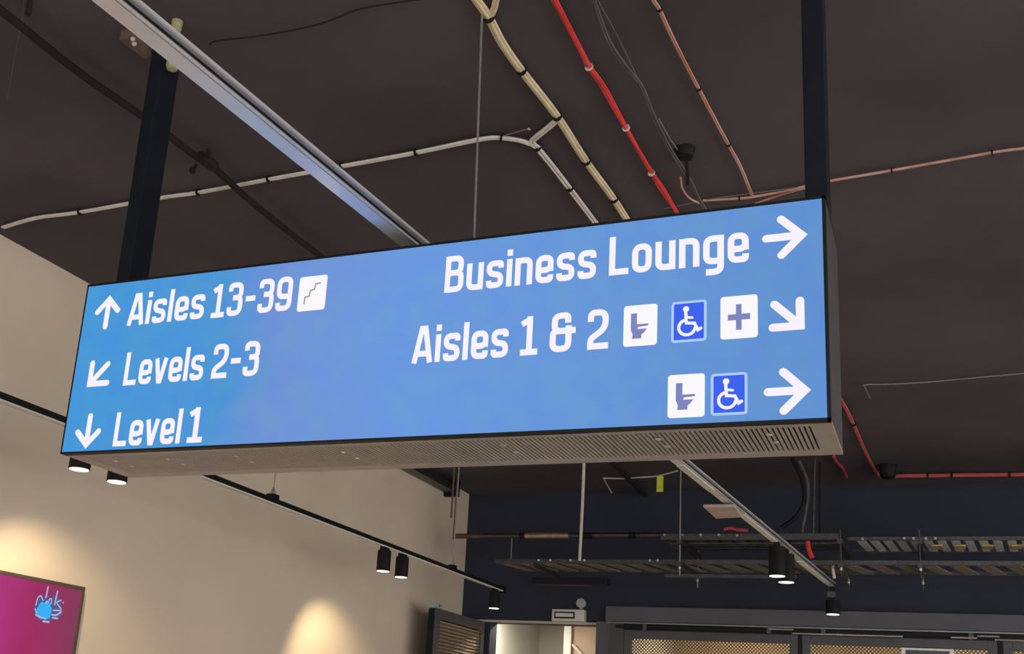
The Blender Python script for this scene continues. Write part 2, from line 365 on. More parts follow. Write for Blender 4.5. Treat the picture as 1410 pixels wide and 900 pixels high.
G = {   # width, [(points, radius, closed)]
 'A': (.60, [([(.06,0),(.245,.925),(.355,.925),(.54,0)],0,0), ([(.14,.25),(.46,.25)],0,0)]),
 'i': (.16, [([(.08,0),(.08,.74)],0,0), ([(.08,.83),(.08,1.0)],0,0)]),
 'l': (.16, [([(.08,0),(.08,1)],0,0)]),
 's': (.50, [([(.42,.53),(.42,.665),(.08,.665),(.08,.40),(.42,.34),(.42,.075),(.08,.075),(.08,.21)],R0,0)]),
 'e': (.50, [([(.42,.21),(.42,.075),(.08,.075),(.08,.665),(.42,.665),(.42,.34),(.09,.34)],R0,0), ([(.42,.45),(.42,.30)],0,0)]),
 'v': (.50, [([(.07,.74),(.222,.06),(.278,.06),(.43,.74)],0,0)]),
 'n': (.50, [([(.08,0),(.08,.74)],0,0), ([(.08,.60),(.12,.665),(.42,.665),(.42,0)],R0,0)]),
 'u': (.50, [([(.42,0),(.42,.74)],0,0), ([(.42,.14),(.38,.075),(.08,.075),(.08,.74)],R0,0)]),
 'o': (.50, [([(.08,.075),(.42,.075),(.42,.665),(.08,.665)],.17,1)]),
 'g': (.50, [([(.42,.10),(.08,.10),(.08,.665),(.42,.665)],R0,0), ([(.42,.74),(.42,-.17),(.07,-.17)],R0,0)]),
 'B': (.56, [([(.08,0),(.08,1)],0,0), ([(.08,.925),(.46,.925),(.46,.53),(.08,.53)],R0,0), ([(.08,.53),(.48,.53),(.48,.075),(.08,.075)],R0,0)]),
 'L': (.50, [([(.08,1),(.08,.075),(.50,.075)],0,0)]),
 '1': (.50, [([(.05,.80),(.24,.90),(.27,.90),(.27,0)],0,0), ([(.27,.5),(.27,1.0)],0,0), ([(.03,.07),(.50,.07)],0,0)]),
 '2': (.54, [([(.08,.70),(.08,.925),(.46,.925),(.46,.52),(.08,.26),(.08,.075)],.18,0), ([(.005,.075),(.54,.075)],0,0)]),
 '3': (.54, [([(.08,.74),(.08,.925),(.45,.925),(.45,.54),(.18,.54)],.17,0), ([(.18,.54),(.46,.54),(.46,.075),(.08,.075),(.08,.27)],.17,0)]),
 '9': (.54, [([(.46,.60),(.46,.925),(.08,.925),(.08,.42),(.46,.42)],.17,0), ([(.46,.70),(.46,.075),(.08,.075),(.08,.25)],.17,0)]),
 '&': (.66, [([(.46,.73),(.46,.925),(.12,.925),(.12,.53),(.66,.53)],.15,0), ([(.30,.53),(.08,.53),(.08,.075),(.48,.075),(.48,.66)],.16,0)]),
 '-': (.38, [([(.02,.47),(.36,.47)],0,0)]),
 'p': (.50, [([(.08,-.25),(.08,.74)],0,0), ([(.08,.665),(.42,.665),(.42,.075),(.08,.075)],R0,0)]),
 '!': (.16, [([(.08,.28),(.08,1.1)],0,0), ([(.08,0),(.08,.16)],0,0)]),
 'k': (.46, [([(.08,0),(.08,1.1)],0,0), ([(.44,.70),(.10,.32),(.44,0)],0,0)]),
}
GAP = .085
class Flat2D:
    """flat shapes on a vertical panel facing -Y: x right, z up, tiny step y in front of it"""
    def __init__(s): s.mb = MB(); s.mb.flat = True
    def poly(s, pts, y, faces=None):
        vs = [(p[0], y, p[1]) for p in pts]; s.mb.add(vs, faces or [tuple(range(len(vs)))])
    def stroke(s, pts, wd, y, closed=False, cap=False, r=0):
        v, f = stroke(fillet(pts, r, closed), wd, closed, cap); s.poly(v, y, f)
    def rrect(s, x0, x1, z0, z1, r, y):
        s.poly(fillet([(x0,z0),(x1,z0),(x1,z1),(x0,z1)], r, True), y)
    def text(s, txt, x0, x1, z0, cap, y):
        tot = sum(G[c][0]+GAP for c in txt)-GAP; k = (x1-x0)/tot; x = x0
        for c in txt:
            wd, st = G[c]
            for pts, r, cl in st:
                v, f = stroke(fillet(pts, r, cl), SW, cl)
                s.poly([(x+p.x*k, z0+p.y*cap) for p in v], y, f)
            x += (wd+GAP)*k
    def build(s, name, m, parent, label=None):
        o = s.mb.build(name, m, parent)
        if label: o['label'] = label
        return o
CAP = .1185; FY = SY0+.0012
def words(items, label):
    f = Flat2D()
    for txt, x0, x1, z in items: f.text(txt, x0, x1, z, CAP, FY)
    f.build('lettering', 'letter_white', scr, label)
words([('Aisles', -2.545, -2.226, 2.860), ('13-39', -2.199, -1.884, 2.858)], 'white text reading Aisles 13-39')
words([('Levels', -2.524, -2.196, 2.642), ('2-3', -2.163, -1.981, 2.643)], 'white text reading Levels 2-3')
words([('Level', -2.529, -2.254, 2.428), ('1', -2.230, -2.167, 2.429)], 'white text reading Level 1')
words([('Business', -1.342, -.867, 2.863), ('Lounge', -.829, -.439, 2.865)], 'white text reading Business Lounge')
words([('Aisles', -1.432, -1.124, 2.643), ('1', -1.090, -1.034, 2.644), ('&', -.998, -.921, 2.646), ('2', -.886, -.825, 2.646)], 'white text reading Aisles 1 & 2')
def arrow(tip, ang, L, arm, label, wd=.021):
    f = Flat2D(); a = math.radians(ang); d = Vector((math.cos(a), math.sin(a))); tip = Vector(tip)
    t2 = tip - d*wd*.70
    f.stroke([t2, tip-d*(L-wd/2)], wd, FY, cap=True)
    e1 = t2 - Matrix.Rotation(math.radians(45), 2) @ d*(arm); e2 = t2 - Matrix.Rotation(math.radians(-45), 2) @ d*(arm)
    f.stroke([e1, t2, e2], wd, FY, cap=False)
    for p in (e1, e2):
        f.poly([p+Vector((math.cos(k*math.pi/8), math.sin(k*math.pi/8)))*wd/2 for k in range(16)], FY)
    f.build('arrow', 'letter_white', scr, label)
arrow((-2.641, 2.983), 90, .128, .064, 'white arrow pointing straight up')
arrow((-2.681, 2.646), 225, .122, .076, 'white arrow pointing down and to the left')
arrow((-2.643, 2.424), 270, .126, .064, 'white arrow pointing straight down')
arrow((-.286, 2.926), 0, .118, .074, 'white arrow pointing right beside Business Lounge', .022)
arrow((-.298, 2.658), -45, .118, .070, 'white arrow pointing down and to the right', .022)
arrow((-.286, 2.492), 0, .118, .074, 'white arrow pointing right beside the lower icons', .022)
Y2 = FY-.0006; Y3 = FY-.0009
def tile(x0, x1, z0, z1, kind, label):
    f = Flat2D(); f.rrect(x0, x1, z0, z1, .010, FY)
    b = f.build('icon_tile', 'icon_border' if kind == 'access' else 'icon_white', scr, label)
    W, Hh = x1-x0, z1-z0
    T = lambda u, v: Vector((x0+u*W, z0+v*Hh))
    g = Flat2D()
    if kind == 'wc':
        g.poly([T(.22,.80),T(.40,.80),T(.40,.53),T(.74,.53),T(.74,.48),T(.44,.46),T(.42,.41),T(.70,.41),T(.62,.32),T(.54,.27),T(.54,.18),T(.26,.18),T(.28,.28),T(.22,.40)], Y2,
               [(0,1,2,5,6,9,10,11,12,13), (2,3,4,5), (6,7,8,9)])
        g.build('pictogram', 'icon_slate', scr, 'slate toilet pictogram')
    elif kind == 'plus':
        g.poly([T(.42,.20),T(.57,.20),T(.57,.80),T(.42,.80)], Y2); g.poly([T(.20,.43),T(.80,.43),T(.80,.57),T(.20,.57)], Y2-.0002)
        g.build('pictogram', 'icon_slate', scr, 'slate first aid cross')
    elif kind == 'stairs':
        g.stroke([T(.24,.20),T(.26,.40),T(.40,.42),T(.43,.58),T(.57,.60),T(.60,.76),T(.78,.78)], .005, Y2)
        g.build('pictogram', 'icon_line', scr, 'grey stepped staircase line')
    else:
        g.rrect(x0+.007, x1-.007, z0+.007, z1-.007, .004, Y2); g.build('pictogram_ground', 'icon_blue', scr, 'bright blue ground of the accessibility icon')
        h = Flat2D()
        c = T(.42,.80); h.poly([c+Vector((math.cos(k*math.pi/8), math.sin(k*math.pi/8)))*.0085 for k in range(16)], Y3)
        wd = .0085
        h.stroke([T(.41,.74), T(.43,.46), T(.66,.44), T(.76,.27), T(.84,.31)], wd, Y3, cap=True)
        h.stroke([T(.43,.60), T(.60,.58)], wd*.8, Y3, cap=True)
        ring = [T(.45+.235*math.cos(a), .355+.185*math.sin(a)) for a in [math.radians(112+k*15) for k in range(17)]]
        h.stroke(ring, wd, Y3, cap=True)
        h.build('pictogram', 'letter_white', scr, 'white wheelchair user pictogram')
tile(-1.860, -1.757, 2.849, 2.968, 'stairs', 'white tile with a staircase line')
tile(-.782, -.687, 2.646, 2.767, 'wc', 'white toilet icon tile in the middle row')
tile(-.648, -.552, 2.647, 2.766, 'access', 'blue accessibility icon tile in the middle row')
tile(-.515, -.417, 2.646, 2.768, 'plus', 'white first aid icon tile')
tile(-.655, -.556, 2.434, 2.555, 'wc', 'white toilet icon tile in the bottom row')
tile(-.540, -.445, 2.435, 2.551, 'access', 'blue accessibility icon tile in the bottom row')

# posts carrying the sign
def post(x0, x1, label):
    t = thing('sign_hanger_post', label, 'post', ((x0+x1)/2, 3.05, SZ1), 'square black posts carrying the sign')
    p = MB().box(x0, x1, 2.994, 3.10, SZ1, H-.012).build('post', 'black_post', t, bevel=.004)
    MB().box(x0-.04, x1+.04, 2.96, 3.135, H-.012, H).build('ceiling_plate', 'black_post', t)
    MB().box(x0-.012 if x0 > -2 else x0, x1 if x0 > -2 else x1+.012, 2.975, 3.12, SZ1, SZ1+.008).build('foot_plate', 'black_post', t)
    for y in (2.975, 3.12): MB().lathe(((x0+x1)/2-.045, y, H-.012), [(.009, -.008), (.009, 0)], 8).build('bolt', 'steel_rod', t)
    return t
pleft = post(-2.748, -2.688, 'black square post above the Aisles 13-39 wording')
c = Py(238, 88, 2.970)
MB().lathe((c.x, c.y, c.z), [(.004, -.032), (.020, -.024), (.026, -.004), (.022, .03), (.004, .05)], 12).build('foam_plug', 'yellow_foam', pleft, smooth=True)['label'] = 'pale yellow foam plug'
post(-.304, -.244, 'black square post above the upper right-pointing arrow beside Business Lounge')
YW = min(3.21, Pz(664, 16, H).y); a = Py(655, 326, YW); a.z = SZ1; b = Py(664, 10, YW); k = (H-a.z)/(b.z-a.z); b = a+(b-a)*k
sw = thing('suspension_wire', 'thin grey steel wire running from ceiling to sign top', 'wire', a)
MB().tube([a, b], .0042, 6).build('wire', 'steel_rod', sw)
MB().lathe(a, [(.012, 0), (.012, .01), (.006, .03)], 10).build('anchor', 'steel_rod', sw)

# ------------------------------------------------------------------ lighting channel over the sign
ZC = 3.08
c0 = Pz(144, 0, ZC); c1 = Pz(1146, 808, ZC); dv = (c1-c0).normalized(); sd = Vector((dv.y, -dv.x, 0))
c00 = c0 - dv*2.4
ch = thing('lighting_channel', 'long pale aluminium lighting channel running diagonally over the sign', 'light track', c00)
CW, CHT = .058, .036
def along(y0, y1, off, zz0, zz1, wd, name, m, parent):
    a = c00+dv*y0+sd*off; b = c00+dv*y1+sd*off; a.z = b.z = ZC+(zz0+zz1)/2
    return MB().bar(a, b, wd, zz1-zz0).build(name, m, parent)
LEN = (c1-c00).length
body = along(0, LEN, 0, .003, CHT, CW-.006, 'channel_body', 'aluminium_grey', ch)
along(0, LEN, -.004, 0, .003, CW-.010, 'bottom_face', 'aluminium', body)
along(0, LEN, CW/2-.002, 0, .006, .005, 'lower_lip', 'aluminium', body)
along(0, LEN, CW/2, CHT-.006, CHT+.003, .007, 'upper_lip', 'aluminium', body)
along(0, LEN, CW/2-.0025, .012, .018, .003, 'groove', 'black_metal', body)
along(LEN, LEN+.03, 0, -.004, CHT, CW, 'end_cap', 'black_metal', ch)
def dist_at(px, py): return (Pz(px, py, ZC)-c00).dot(dv)
for (a, b) in (((932,640),(976,675)), ((1022,708),(1060,746)), ((1098,772),(1140,802))):
    along(dist_at(*a), dist_at(*b), -.004, -.006, 0, CW-.016, 'diffuser_strip', 'diffuser', ch)
for d in (1.0, dist_at(1003, 692)):
    p = c00+dv*d; p.z = ZC+CHT
    MB().tube([p, (p.x, p.y, H)], .004, 6).build('hanger_rod', 'dark_pipe', ch)
# bracket pieces at the head of the post
pb = Pz(181, 52, 4.05)
brk = thing('ceiling_bracket', 'small brown metal bracket with bolts beside the post head', 'bracket', pb)
q0, q1 = Pz(172, 46, H-.03), Pz(206, 72, H-.03)
MB().bar(q0, q1, .05, .045).build('angle', 'brown_bracket', brk)
for px, py in ((183, 54), (185, 60)): MB().sphere(Pz(px, py, H-.055), .010).build('bolt', 'cream_trim', brk)
c = Pz(243, 39, H-.03)
tag(MB().lathe((c.x, c.y, c.z), [(.004, -.022), (.016, -.016), (.020, 0), (.022, .03)], 12).build('foam_plug', 'yellow_foam', smooth=True, origin=c), 'cream foam plug on the ceiling above the aluminium channel', 'foam plug')
# flat panel fixed to the channel
pp = [Pz(*q, 3.05) for q in ((968,698),(1012,698),(1022,712),(986,714))]
pl = thing('sensor_panel', 'flat beige square panel under the lighting channel with a faint red mark', 'panel', pp[0])
m_ = MB(); m_.add([p for p in pp]+[p+Vector((0,0,.02)) for p in pp], [(0,1,2,3),(7,6,5,4),(0,4,5,1),(1,5,6,2),(2,6,7,3),(3,7,4,0)])
m_.build('panel', 'plate_beige', pl, bevel=.004)
cc = sum(pp, Vector())/4
MB().box(cc.x-.045, cc.x+.03, cc.y-.03, cc.y+.02, 3.048, 3.05).build('red_mark', 'pink_cable', pl)
MB().box(cc.x-.03, cc.x+.03, cc.y-.05, cc.y+.05, 3.07, 3.0765).build('arm', 'black_metal', pl)

# ------------------------------------------------------------------ suspended track along the wall
XT, ZT = -4.075, 2.955
trk = thing('wall_light_track', 'black suspended light track with pale lower lip along the beige wall', 'light track', (XT, 10.55, ZT))
tb = MB().box(XT-.02, XT+.02, -2, 10.55, ZT, ZT+.034).build('track_body', 'black_metal', trk)
MB().box(XT+.004, XT+.021, -2, 10.55, ZT-.010, ZT).build('lower_lip', 'diffuser', tb)
MB().box(XT-.022, XT-.008, -2, 10.55, ZT-.008, ZT).build('lower_lip', 'diffuser', tb)
MB().box(XT-.03, XT+.03, 10.55, 10.60, ZT-.03, ZT+.05).build('end_feed', 'black_metal', trk)
for px, py in ((375, 690), (623, 783)):
    p = Px(px, py, XT)
    MB().tube([(XT, p.y, ZT+.03), (XT, p.y, H)], .007 if px > 500 else .004, 7).build('hanger_rod', 'steel_rod', trk)
    MB().box(XT-.03, XT+.03, p.y-.035, p.y+.035, ZT+.02, ZT+.06).build('clamp', 'black_metal', trk)
    MB().lathe((XT, p.y, ZT+.06), [(.018, 0), (.018, .02), (.008, .045)], 8).build('nut', 'steel_rod', trk)
p = Px(623, 783, XT)
MB().tube([(XT-.05, p.y+.01, ZT+.5), (XT-.05, p.y+.01, H)], .009, 7).build('spacer_rod', 'brown_bracket', trk)

def spotlight(x, y, zl, ztop, r, lens, label, grp, short=False):
    t = thing('track_spotlight', label, 'spotlight', (x, y, zl), grp)
    h = ztop-.035-zl if not short else .13
    b = MB().lathe((x, y, zl), [(r*.93, .012), (r, .006), (r, h-.01), (r*.95, h), (.018, h+.002)], 28).build('housing', 'black_plastic', t, smooth=True)
    MB().lathe((x, y, zl), [(r*.90, .0), (r*1.0, .0), (r*1.0, .006), (r*.9, .008)], 28).build('trim_ring', 'black_metal', t)
    MB().lathe((x, y, zl), [(r*.90, -.003), (r*.90, .002)], 28).build('lens', lens, t)
    MB().box(x-.018, x+.018, y-.05, y+.05, zl+h, ztop).build('track_adapter', 'black_plastic', t)
    if short: MB().box(x-.045, x+.03, y-.06, y+.06, zl+h+.02, zl+h+.075).build('driver_box', 'slate_metal', t, bevel=.004)
    return t
spots = [((525,787), 'black cylinder spotlight, farther from the mesh gate in the hanging pair on the wall track', 1), ((550,794), 'black cylinder spotlight, closer to the mesh gate in the hanging pair on the wall track', 0),
         ((106,646), 'black spotlight with glowing lens right under the corner of the sign below Level 1', 1), ((158,661), 'black spotlight with glowing lens peeping out below the sign underside', 0),
         ((678,839), 'black spotlight at the end of the wall track before the navy wall', 2)]
for (q, lab, wash) in spots:
    p = Px(q[0], q[1], -4.09)
    t = spotlight(XT, p.y, 2.755, ZT, .055, 'lens_warm' if wash < 2 else 'lens_white', lab, 'spotlights on the wall track')
    yy = p.y
    if wash == 1:
        yc = {525: 8.46, 106: 5.08}[q[0]]
        lamp('spot_glow', 'SPOT', (XT-.02, yy, 2.745), 82, (1, .80, .48), .03, (XL, yc, 1.72), t, spot_size=math.radians(82), spot_blend=.75)
    else:
        lamp('spot_glow', 'SPOT', (XT, yy, 2.745), 40, (1, .84, .60), .03, (XT, yy, 0), t, spot_size=math.radians(60), spot_blend=.5)
# spotlights on the channel
for (q, lab) in (((1071,790), 'black spotlight under the aluminium channel, first of two close together by the cable trays'), ((1083,799), 'black spotlight under the aluminium channel, second of two close together by the cable trays'), ((1155,848), 'black spotlight at the end of the aluminium channel above the mesh doors')):
    best = None
    for i in range(400):       # point under the channel whose picture falls on that lens
        d = LEN*i/399; p = c00+dv*d
        for zl in (2.83,):
            r = MV @ (Vector((p.x, p.y, zl))-EYE)
            if r.z <= .1: continue
            e = abs(CX+F*r.x/r.z-q[0]) + abs(CY+F*r.y/r.z-q[1])
            if best is None or e < best[0]: best = (e, p.copy(), zl)
    p = best[1]
    t = spotlight(p.x, p.y, 2.83, ZC, .062, 'lens_warm', lab, 'spotlights on the channel', q[0] > 1100)
    lamp('spot_glow', 'SPOT', (p.x, p.y, 2.815), 45, (1, .86, .64), .03, (p.x, p.y, 0), t, spot_size=math.radians(70), spot_blend=.5)

# ------------------------------------------------------------------ cables on the ceiling
def cpath(px, z=H-.02, sub=5): return smooth_path([Pz(x, y, z) for x, y in px], sub)
def offset_path(path, d):
    out = []
    for i, p in enumerate(path):
        t = (path[min(i+1, len(path)-1)]-path[max(i-1, 0)]).normalized(); s = Vector((t.y, -t.x, 0)); out.append(p+s*d)
    return out
def cable(name, label, px, rpx, m, strands=((0, 0),), ties=(), tie_m='black_plastic', z=H-.02, group=None, cat='cable', tie_r=1.5, wob=0):
    base = cpath(px, z); mid = base[len(base)//2]; k = mpp(mid); r = rpx*k
    t = thing(name, label, cat, base[0], group)
    for j, (off, dz) in enumerate(strands):
        ph = random.uniform(0, 6)
        pth = [p+Vector((0, 0, dz*k+wob*k*math.sin(i*.55+ph+1))) for i, p in enumerate(offset_path(base, off*k))]
        if wob: pth = offset_path(pth, 0); pth = [p+Vector((wob*k*math.sin(i*.4+ph), 0, 0)) for i, p in enumerate(pth)]
        MB().tube(pth, r, 7).build('cable', m if isinstance(m, str) else m[j % len(m)], t, smooth=True)
    ext = max([abs(o) for o, _ in strands])+rpx
    for x, y in ties:
        c = Pz(x, y, z); i = min(range(len(base)), key=lambda q: (base[q]-c).length); c = base[i]
        d = (base[min(i+1, len(base)-1)]-base[max(i-1, 0)]).normalized()
        MB().tube([c-d*k*tie_r, c+d*k*tie_r], (ext+1.6)*k, 10).build('cable_tie', tie_m, t)
    return t
B3 = ((-3.6, 0), (0, -1.5), (3.6, 0))
cable('cable_bundle', 'thick cream cable bundle strapped with black ties across the ceiling', [(640,-40),(653,-6),(673,24),(692,60),(718,97),(767,160),(807,222),(845,274),(880,328),(930,400)], 2.5, 'cream_cable', B3,
      [(673,24),(718,97),(767,161),(807,222),(845,274)])
cable('cable_strand', 'loose cream cable strand joining the thick bundle', [(695,-40),(684,-4),(680,12),(674,24)], 2.6, 'cream_cable', ((-2, 0), (2.5, 0)))
cable('cable_branch', 'cream cable branch dropping from the knot beside the thick bundle', [(768,164),(752,178),(738,189),(733,196),(742,206),(760,228),(784,259),(818,304),(860,360)], 2.3, 'white_cable', ((-2.3, 0), (2.3, 0)),
      [(739,203),(784,259)])
cable('long_cable_pair', 'long pale cable pair crossing the ceiling to the beige wall, strapped with black ties', [(742,203),(718,194),(690,190),(660,192),(573,210),(470,229),(370,247),(273,265),(223,272),(110,292),(50,300),(4,313)], 1.9, 'white_cable', ((-1.9, 0), (1.9, 0)),
      [(690,190),(573,210),(470,229),(370,248),(273,265),(110,292)])
cable('thin_wire', 'short thin pale wire tied off to a screw by the cable knot', [(690,188),(710,182),(729,177)], .7, 'steel_rod', ties=[(729,177)], tie_m='chrome', cat='wire')
cable('red_cable_bundle', 'bright red twisted cable bundle running across the ceiling', [(740,-44),(764,0),(800,70),(811,92),(832,122),(862,176),(897,238),(915,265),(932,292),(950,322)], 1.9, 'red_cable', ((-2.0, 0), (0.6, -1.2), (2.2, 0)),
      [(811,91),(862,175),(897,238)], 'white_plastic', tie_r=.8, wob=.8)
cable('grey_cable_pair', 'pair of dull grey cables sagging beside the red bundle', [(798,-40),(815,-4),(838,58),(860,92),(882,120),(902,165),(925,212),(950,252),(967,282),(990,318)], 1.5, 'grey_cable', ((0, 0), (2.8, 0)), wob=1.0, z=H-.055)
cable('grey_cable', 'single dull grey cable beside the grey cable pair', [(812,-30),(824,2),(850,50),(880,112)], 1.1, 'grey_cable')
cable('grey_wire', 'short pale grey wire hanging by the black ceiling box', [(907,163),(922,190),(940,216)], .8, 'steel_rod', cat='wire')
cable('orange_cable', 'faded orange cable pair running across the ceiling toward the post', [(885,-40),(900,0),(908,13),(930,60),(962,122),(1003,199),(1019,228),(1036,270)], 1.5, 'orange_cable', ((-1.2, 0), (1.2, 0)),
      [(907,11),(962,122),(1003,199)], tie_r=.9)
cable('pink_cable_run', 'pink cable run strapped along the ceiling past the black post', [(968,276),(1018,273),(1036,271),(1075,264),(1106,257),(1143,249),(1228,234.5),(1366,210),(1410,204),(1470,194)], 1.4, 'pink_cable', ((-.9, 0), (.9, 0)),
      [(1018,273),(1228,234.5),(1366,210)], tie_r=1.0)
cable('pink_cable_tail', 'short pink cable tail slanting down in front of the post', [(1040,280),(1075,268),(1108,259)], 1.3, 'pink_cable')
cable('pink_cable_curl', 'pink cable curl dropping below the black ceiling box', [(937,244),(940,260),(950,273),(966,281)], 1.3, 'pink_cable')
cable('hairline_wire', 'thin grey wire lying between red and pink cables above the sign', [(915,287),(945,281),(990,272),(1106,257)], .6, 'steel_rod', cat='wire')
cable('ceiling_seam_cable', 'thin dark cable clipped along the ceiling above the channel', [(288,62),(300,56),(360,49),(410,40),(450,30),(490,14),(530,6),(600,-4)], 1.3, 'dark_pipe')
cable('drop_wire', 'very thin grey wire on the ceiling in the corner by the black pipe', [(34,-20),(30,28),(20,80),(10,138)], .6, 'grey_cable', cat='wire')
# black box on ceiling
c = Pz(943, 205, H)
bx = thing('ceiling_junction_box', 'black round junction box on the ceiling beside the grey cables', 'junction box', c)
kk = mpp(c)
MB().lathe((c.x, c.y, c.z), [(11*kk, -.038), (12.5*kk, -.03), (13*kk, -.006), (15*kk, 0)], 18).build('box', 'black_plastic', bx, smooth=True)
MB().box(c.x-.02, c.x+.02, c.y+10*kk, c.y+17*kk, c.z-.03, c.z).build('gland', 'black_plastic', bx)
MB().tube([(c.x-.005, c.y+16*kk, H-.02), (c.x-.008, c.y+30*kk, H-.05), (c.x-.008, c.y+34*kk, H-.12)], .008, 7).build('cable_tail', 'black_plastic', bx)
# black pipe
pz = H-.06
pipe = thing('black_ceiling_pipe', 'dark sprinkler pipe crossing the ceiling behind the black post', 'pipe', Pz(285, 222, pz))
pth = cpath([(-60,-38),(0,13),(30,37),(83,80),(133,117),(187,154),(235,189),(265,212),(300,236),(350,281),(440,352),(520,410)], pz, 3)
MB().tube(pth, .017, 10).build('pipe', 'dark_pipe', pipe, smooth=True)
c = Pz(285, 222, pz); i = min(range(len(pth)), key=lambda q: (pth[q]-c).length); d = (pth[i+1]-pth[i-1]).normalized()
MB().tube([c-d*.05, c+d*.05], .028, 12).build('coupling', 'dark_pipe', pipe)
MB().tube([c, (c.x, c.y, H)], .012, 8).build('hanger', 'dark_pipe', pipe)
q = Pz(265, 235, H-.05); MB().sphere(q, .016, 10, 6).build('nozzle', 'dark_pipe', pipe); MB().tube([q, (q.x+.05, q.y-.04, H-.05)], .008, 6).build('nozzle_arm', 'dark_pipe', pipe)
q = Pz(38, 20, pz); MB().tube([q, (q.x, q.y, H)], .010, 8).build('hanger', 'dark_pipe', pipe)

# cables to the right, at the far edge of the ceiling
cable('red_ceiling_cable', 'slim red cable slanting along the ceiling beside the sign end', [(1130,505),(1161,555),(1175,583),(1192,622),(1208,652),(1218,658)], 1.5, 'red_conduit', ((-.8, 0), (.8, 0)), ties=[(1175,583)])
cable('red_conduit', 'straight red conduit strapped along the far edge of the ceiling', [(1216,658),(1235,655),(1277,654.5),(1310,654),(1410,653),(1500,651)], 2.6, 'red_conduit', ((0, 0),), [(1277,654.5),(1306,654),(1395,653)], cat='conduit', z=H-.04)
c = Pz(1222, 640, H); kk = mpp(c)
sm = thing('round_ceiling_fitting', 'black round ceiling fitting where the red cables turn', 'ceiling fitting', c)
MB().lathe((c.x, c.y, c.z), [(6*kk, -.13), (10*kk, -.11), (11*kk, -.05), (11*kk, 0)], 18).build('dome', 'black_plastic', sm, smooth=True)
MB().lathe((c.x, c.y, c.z), [(13*kk, -.012), (13*kk, 0)], 18).build('base_ring', 'black_metal', sm)
cable('pale_angle_wire', 'thin pale wire bent at a corner on the dark ceiling beside the sign', [(1198,548),(1194,539),(1190,531),(1191,529.5),(1230,528.5),(1275,526),(1330,521),(1420,513)], .8, 'steel_rod', cat='wire')
cable('red_ribbon', 'short crimson ribbon hanging on the ceiling below the sign corner', [(1148,628),(1153,637),(1160,644),(1166,657)], 2.2, 'crimson', cat='ribbon')
cable('white_ceiling_wire', 'bent white wire tacked to the ceiling near the yellow-green tag', [(846,686),(839,672),(832,660),(834,658),(856,658.5),(880,657),(905,655),(933,648)], 1.0, 'white_cable', cat='wire')
c = Pz(909, 654, H-.02)
tg = thing('inspection_tag', 'small yellow-green tag hanging from the white ceiling wire', 'tag', c)
MB().box(c.x-.032, c.x+.032, c.y-.003, c.y+.003, c.z-.165, c.z-.01).build('card', 'tag_green', tg)
MB().tube([(c.x, c.y, c.z-.01), (c.x, c.y, c.z+.01)], .004, 6).build('loop', 'white_cable', tg)
cable('black_conduit', 'short black conduit on the ceiling behind the white wire', [(842,636),(862,656),(884,678),(898,684)], 3.2, 'dark_pipe', cat='conduit', z=H-.05)

# strut at the top of the beige wall
q0 = Px(560, 626, XL+.10); q1 = Px(625, 666, XL+.10)
ws = thing('wall_strut', 'grey metal strut along the top of the beige wall', 'strut', q1)
MB().bar((XL+.09, q0.y-2, 4.02), (XL+.09, q1.y, 4.02), .11, .07).build('channel', 'galvanised', ws)
MB().box(XL+.0, XL+.16, q1.y-.03, q1.y+.03, 3.95, H).build('bracket', 'black_metal', ws)
MB().box(XL+.0, XL+.16, q0.y-.9, q0.y-.84, 3.95, H).build('bracket', 'black_metal', ws)

# ------------------------------------------------------------------ cable trays by the far wall
def tray(name, label, x0, x1, y0, y1, z0, z1, pitch, rung_m, rail_m, rung_w, bolts, slant=.0):
    t = thing(name, label, 'cable tray', (x0, (y0+y1)/2, z0))
    for (y, s) in ((y0, 1), (y1, -1)):
        rl = MB().box(x0, x1, y-.004, y+.004, z0, z1); rl.box(x0, x1, min(y, y+s*.025), max(y, y+s*.025), z0, z0+.004); rl.box(x0, x1, min(y, y+s*.018), max(y, y+s*.018), z1-.004, z1)
        rl.build('side_rail', rail_m, t)
    me = None; x = x0+.12; k = 0
    while x < x1-.05:
        if me is None:
            r = MB().obox((0,0,0), (rung_w/2, 0, 0), (slant/2, (y1-y0)/2-.006, 0), (0, 0, .009)).build('rung', rung_m, t); me = r.data
        else:
            r = bpy.data.objects.new('rung', me); COL.objects.link(r); r.parent = t
        r.location = Vector((x, (y0+y1)/2, z0+.013))-Vector(t.location); x += pitch
    for (px, py) in bolts:
        b = Py(px, py, y0-.01)
        MB().lathe((b.x, y0-.004, min(max(b.z, z0+.01), z1-.01)), [(.012, -.014), (.014, 0)], 8, 'Y').build('bolt', 'chrome', t)
    return t
AY0, AY1, AZ0, AZ1 = 10.02, 10.60, 3.15, 3.188
BY0, BY1, BZ0, BZ1 = 9.98, 10.52, 3.36, 3.415
xa = Pz(700, 775, AZ1).x
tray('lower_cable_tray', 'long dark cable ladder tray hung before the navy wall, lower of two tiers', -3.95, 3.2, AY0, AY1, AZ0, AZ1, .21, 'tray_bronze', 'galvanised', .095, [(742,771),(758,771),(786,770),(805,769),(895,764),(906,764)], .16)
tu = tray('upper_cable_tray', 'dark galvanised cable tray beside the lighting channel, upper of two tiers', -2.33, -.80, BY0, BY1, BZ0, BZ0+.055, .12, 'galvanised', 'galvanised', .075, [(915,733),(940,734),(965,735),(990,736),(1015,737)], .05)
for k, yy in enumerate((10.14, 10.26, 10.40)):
    MB().box(-2.30, -.82, yy-.012, yy+.012, BZ0-.012, BZ0+.003).build('stiffener', 'galvanised', tu)
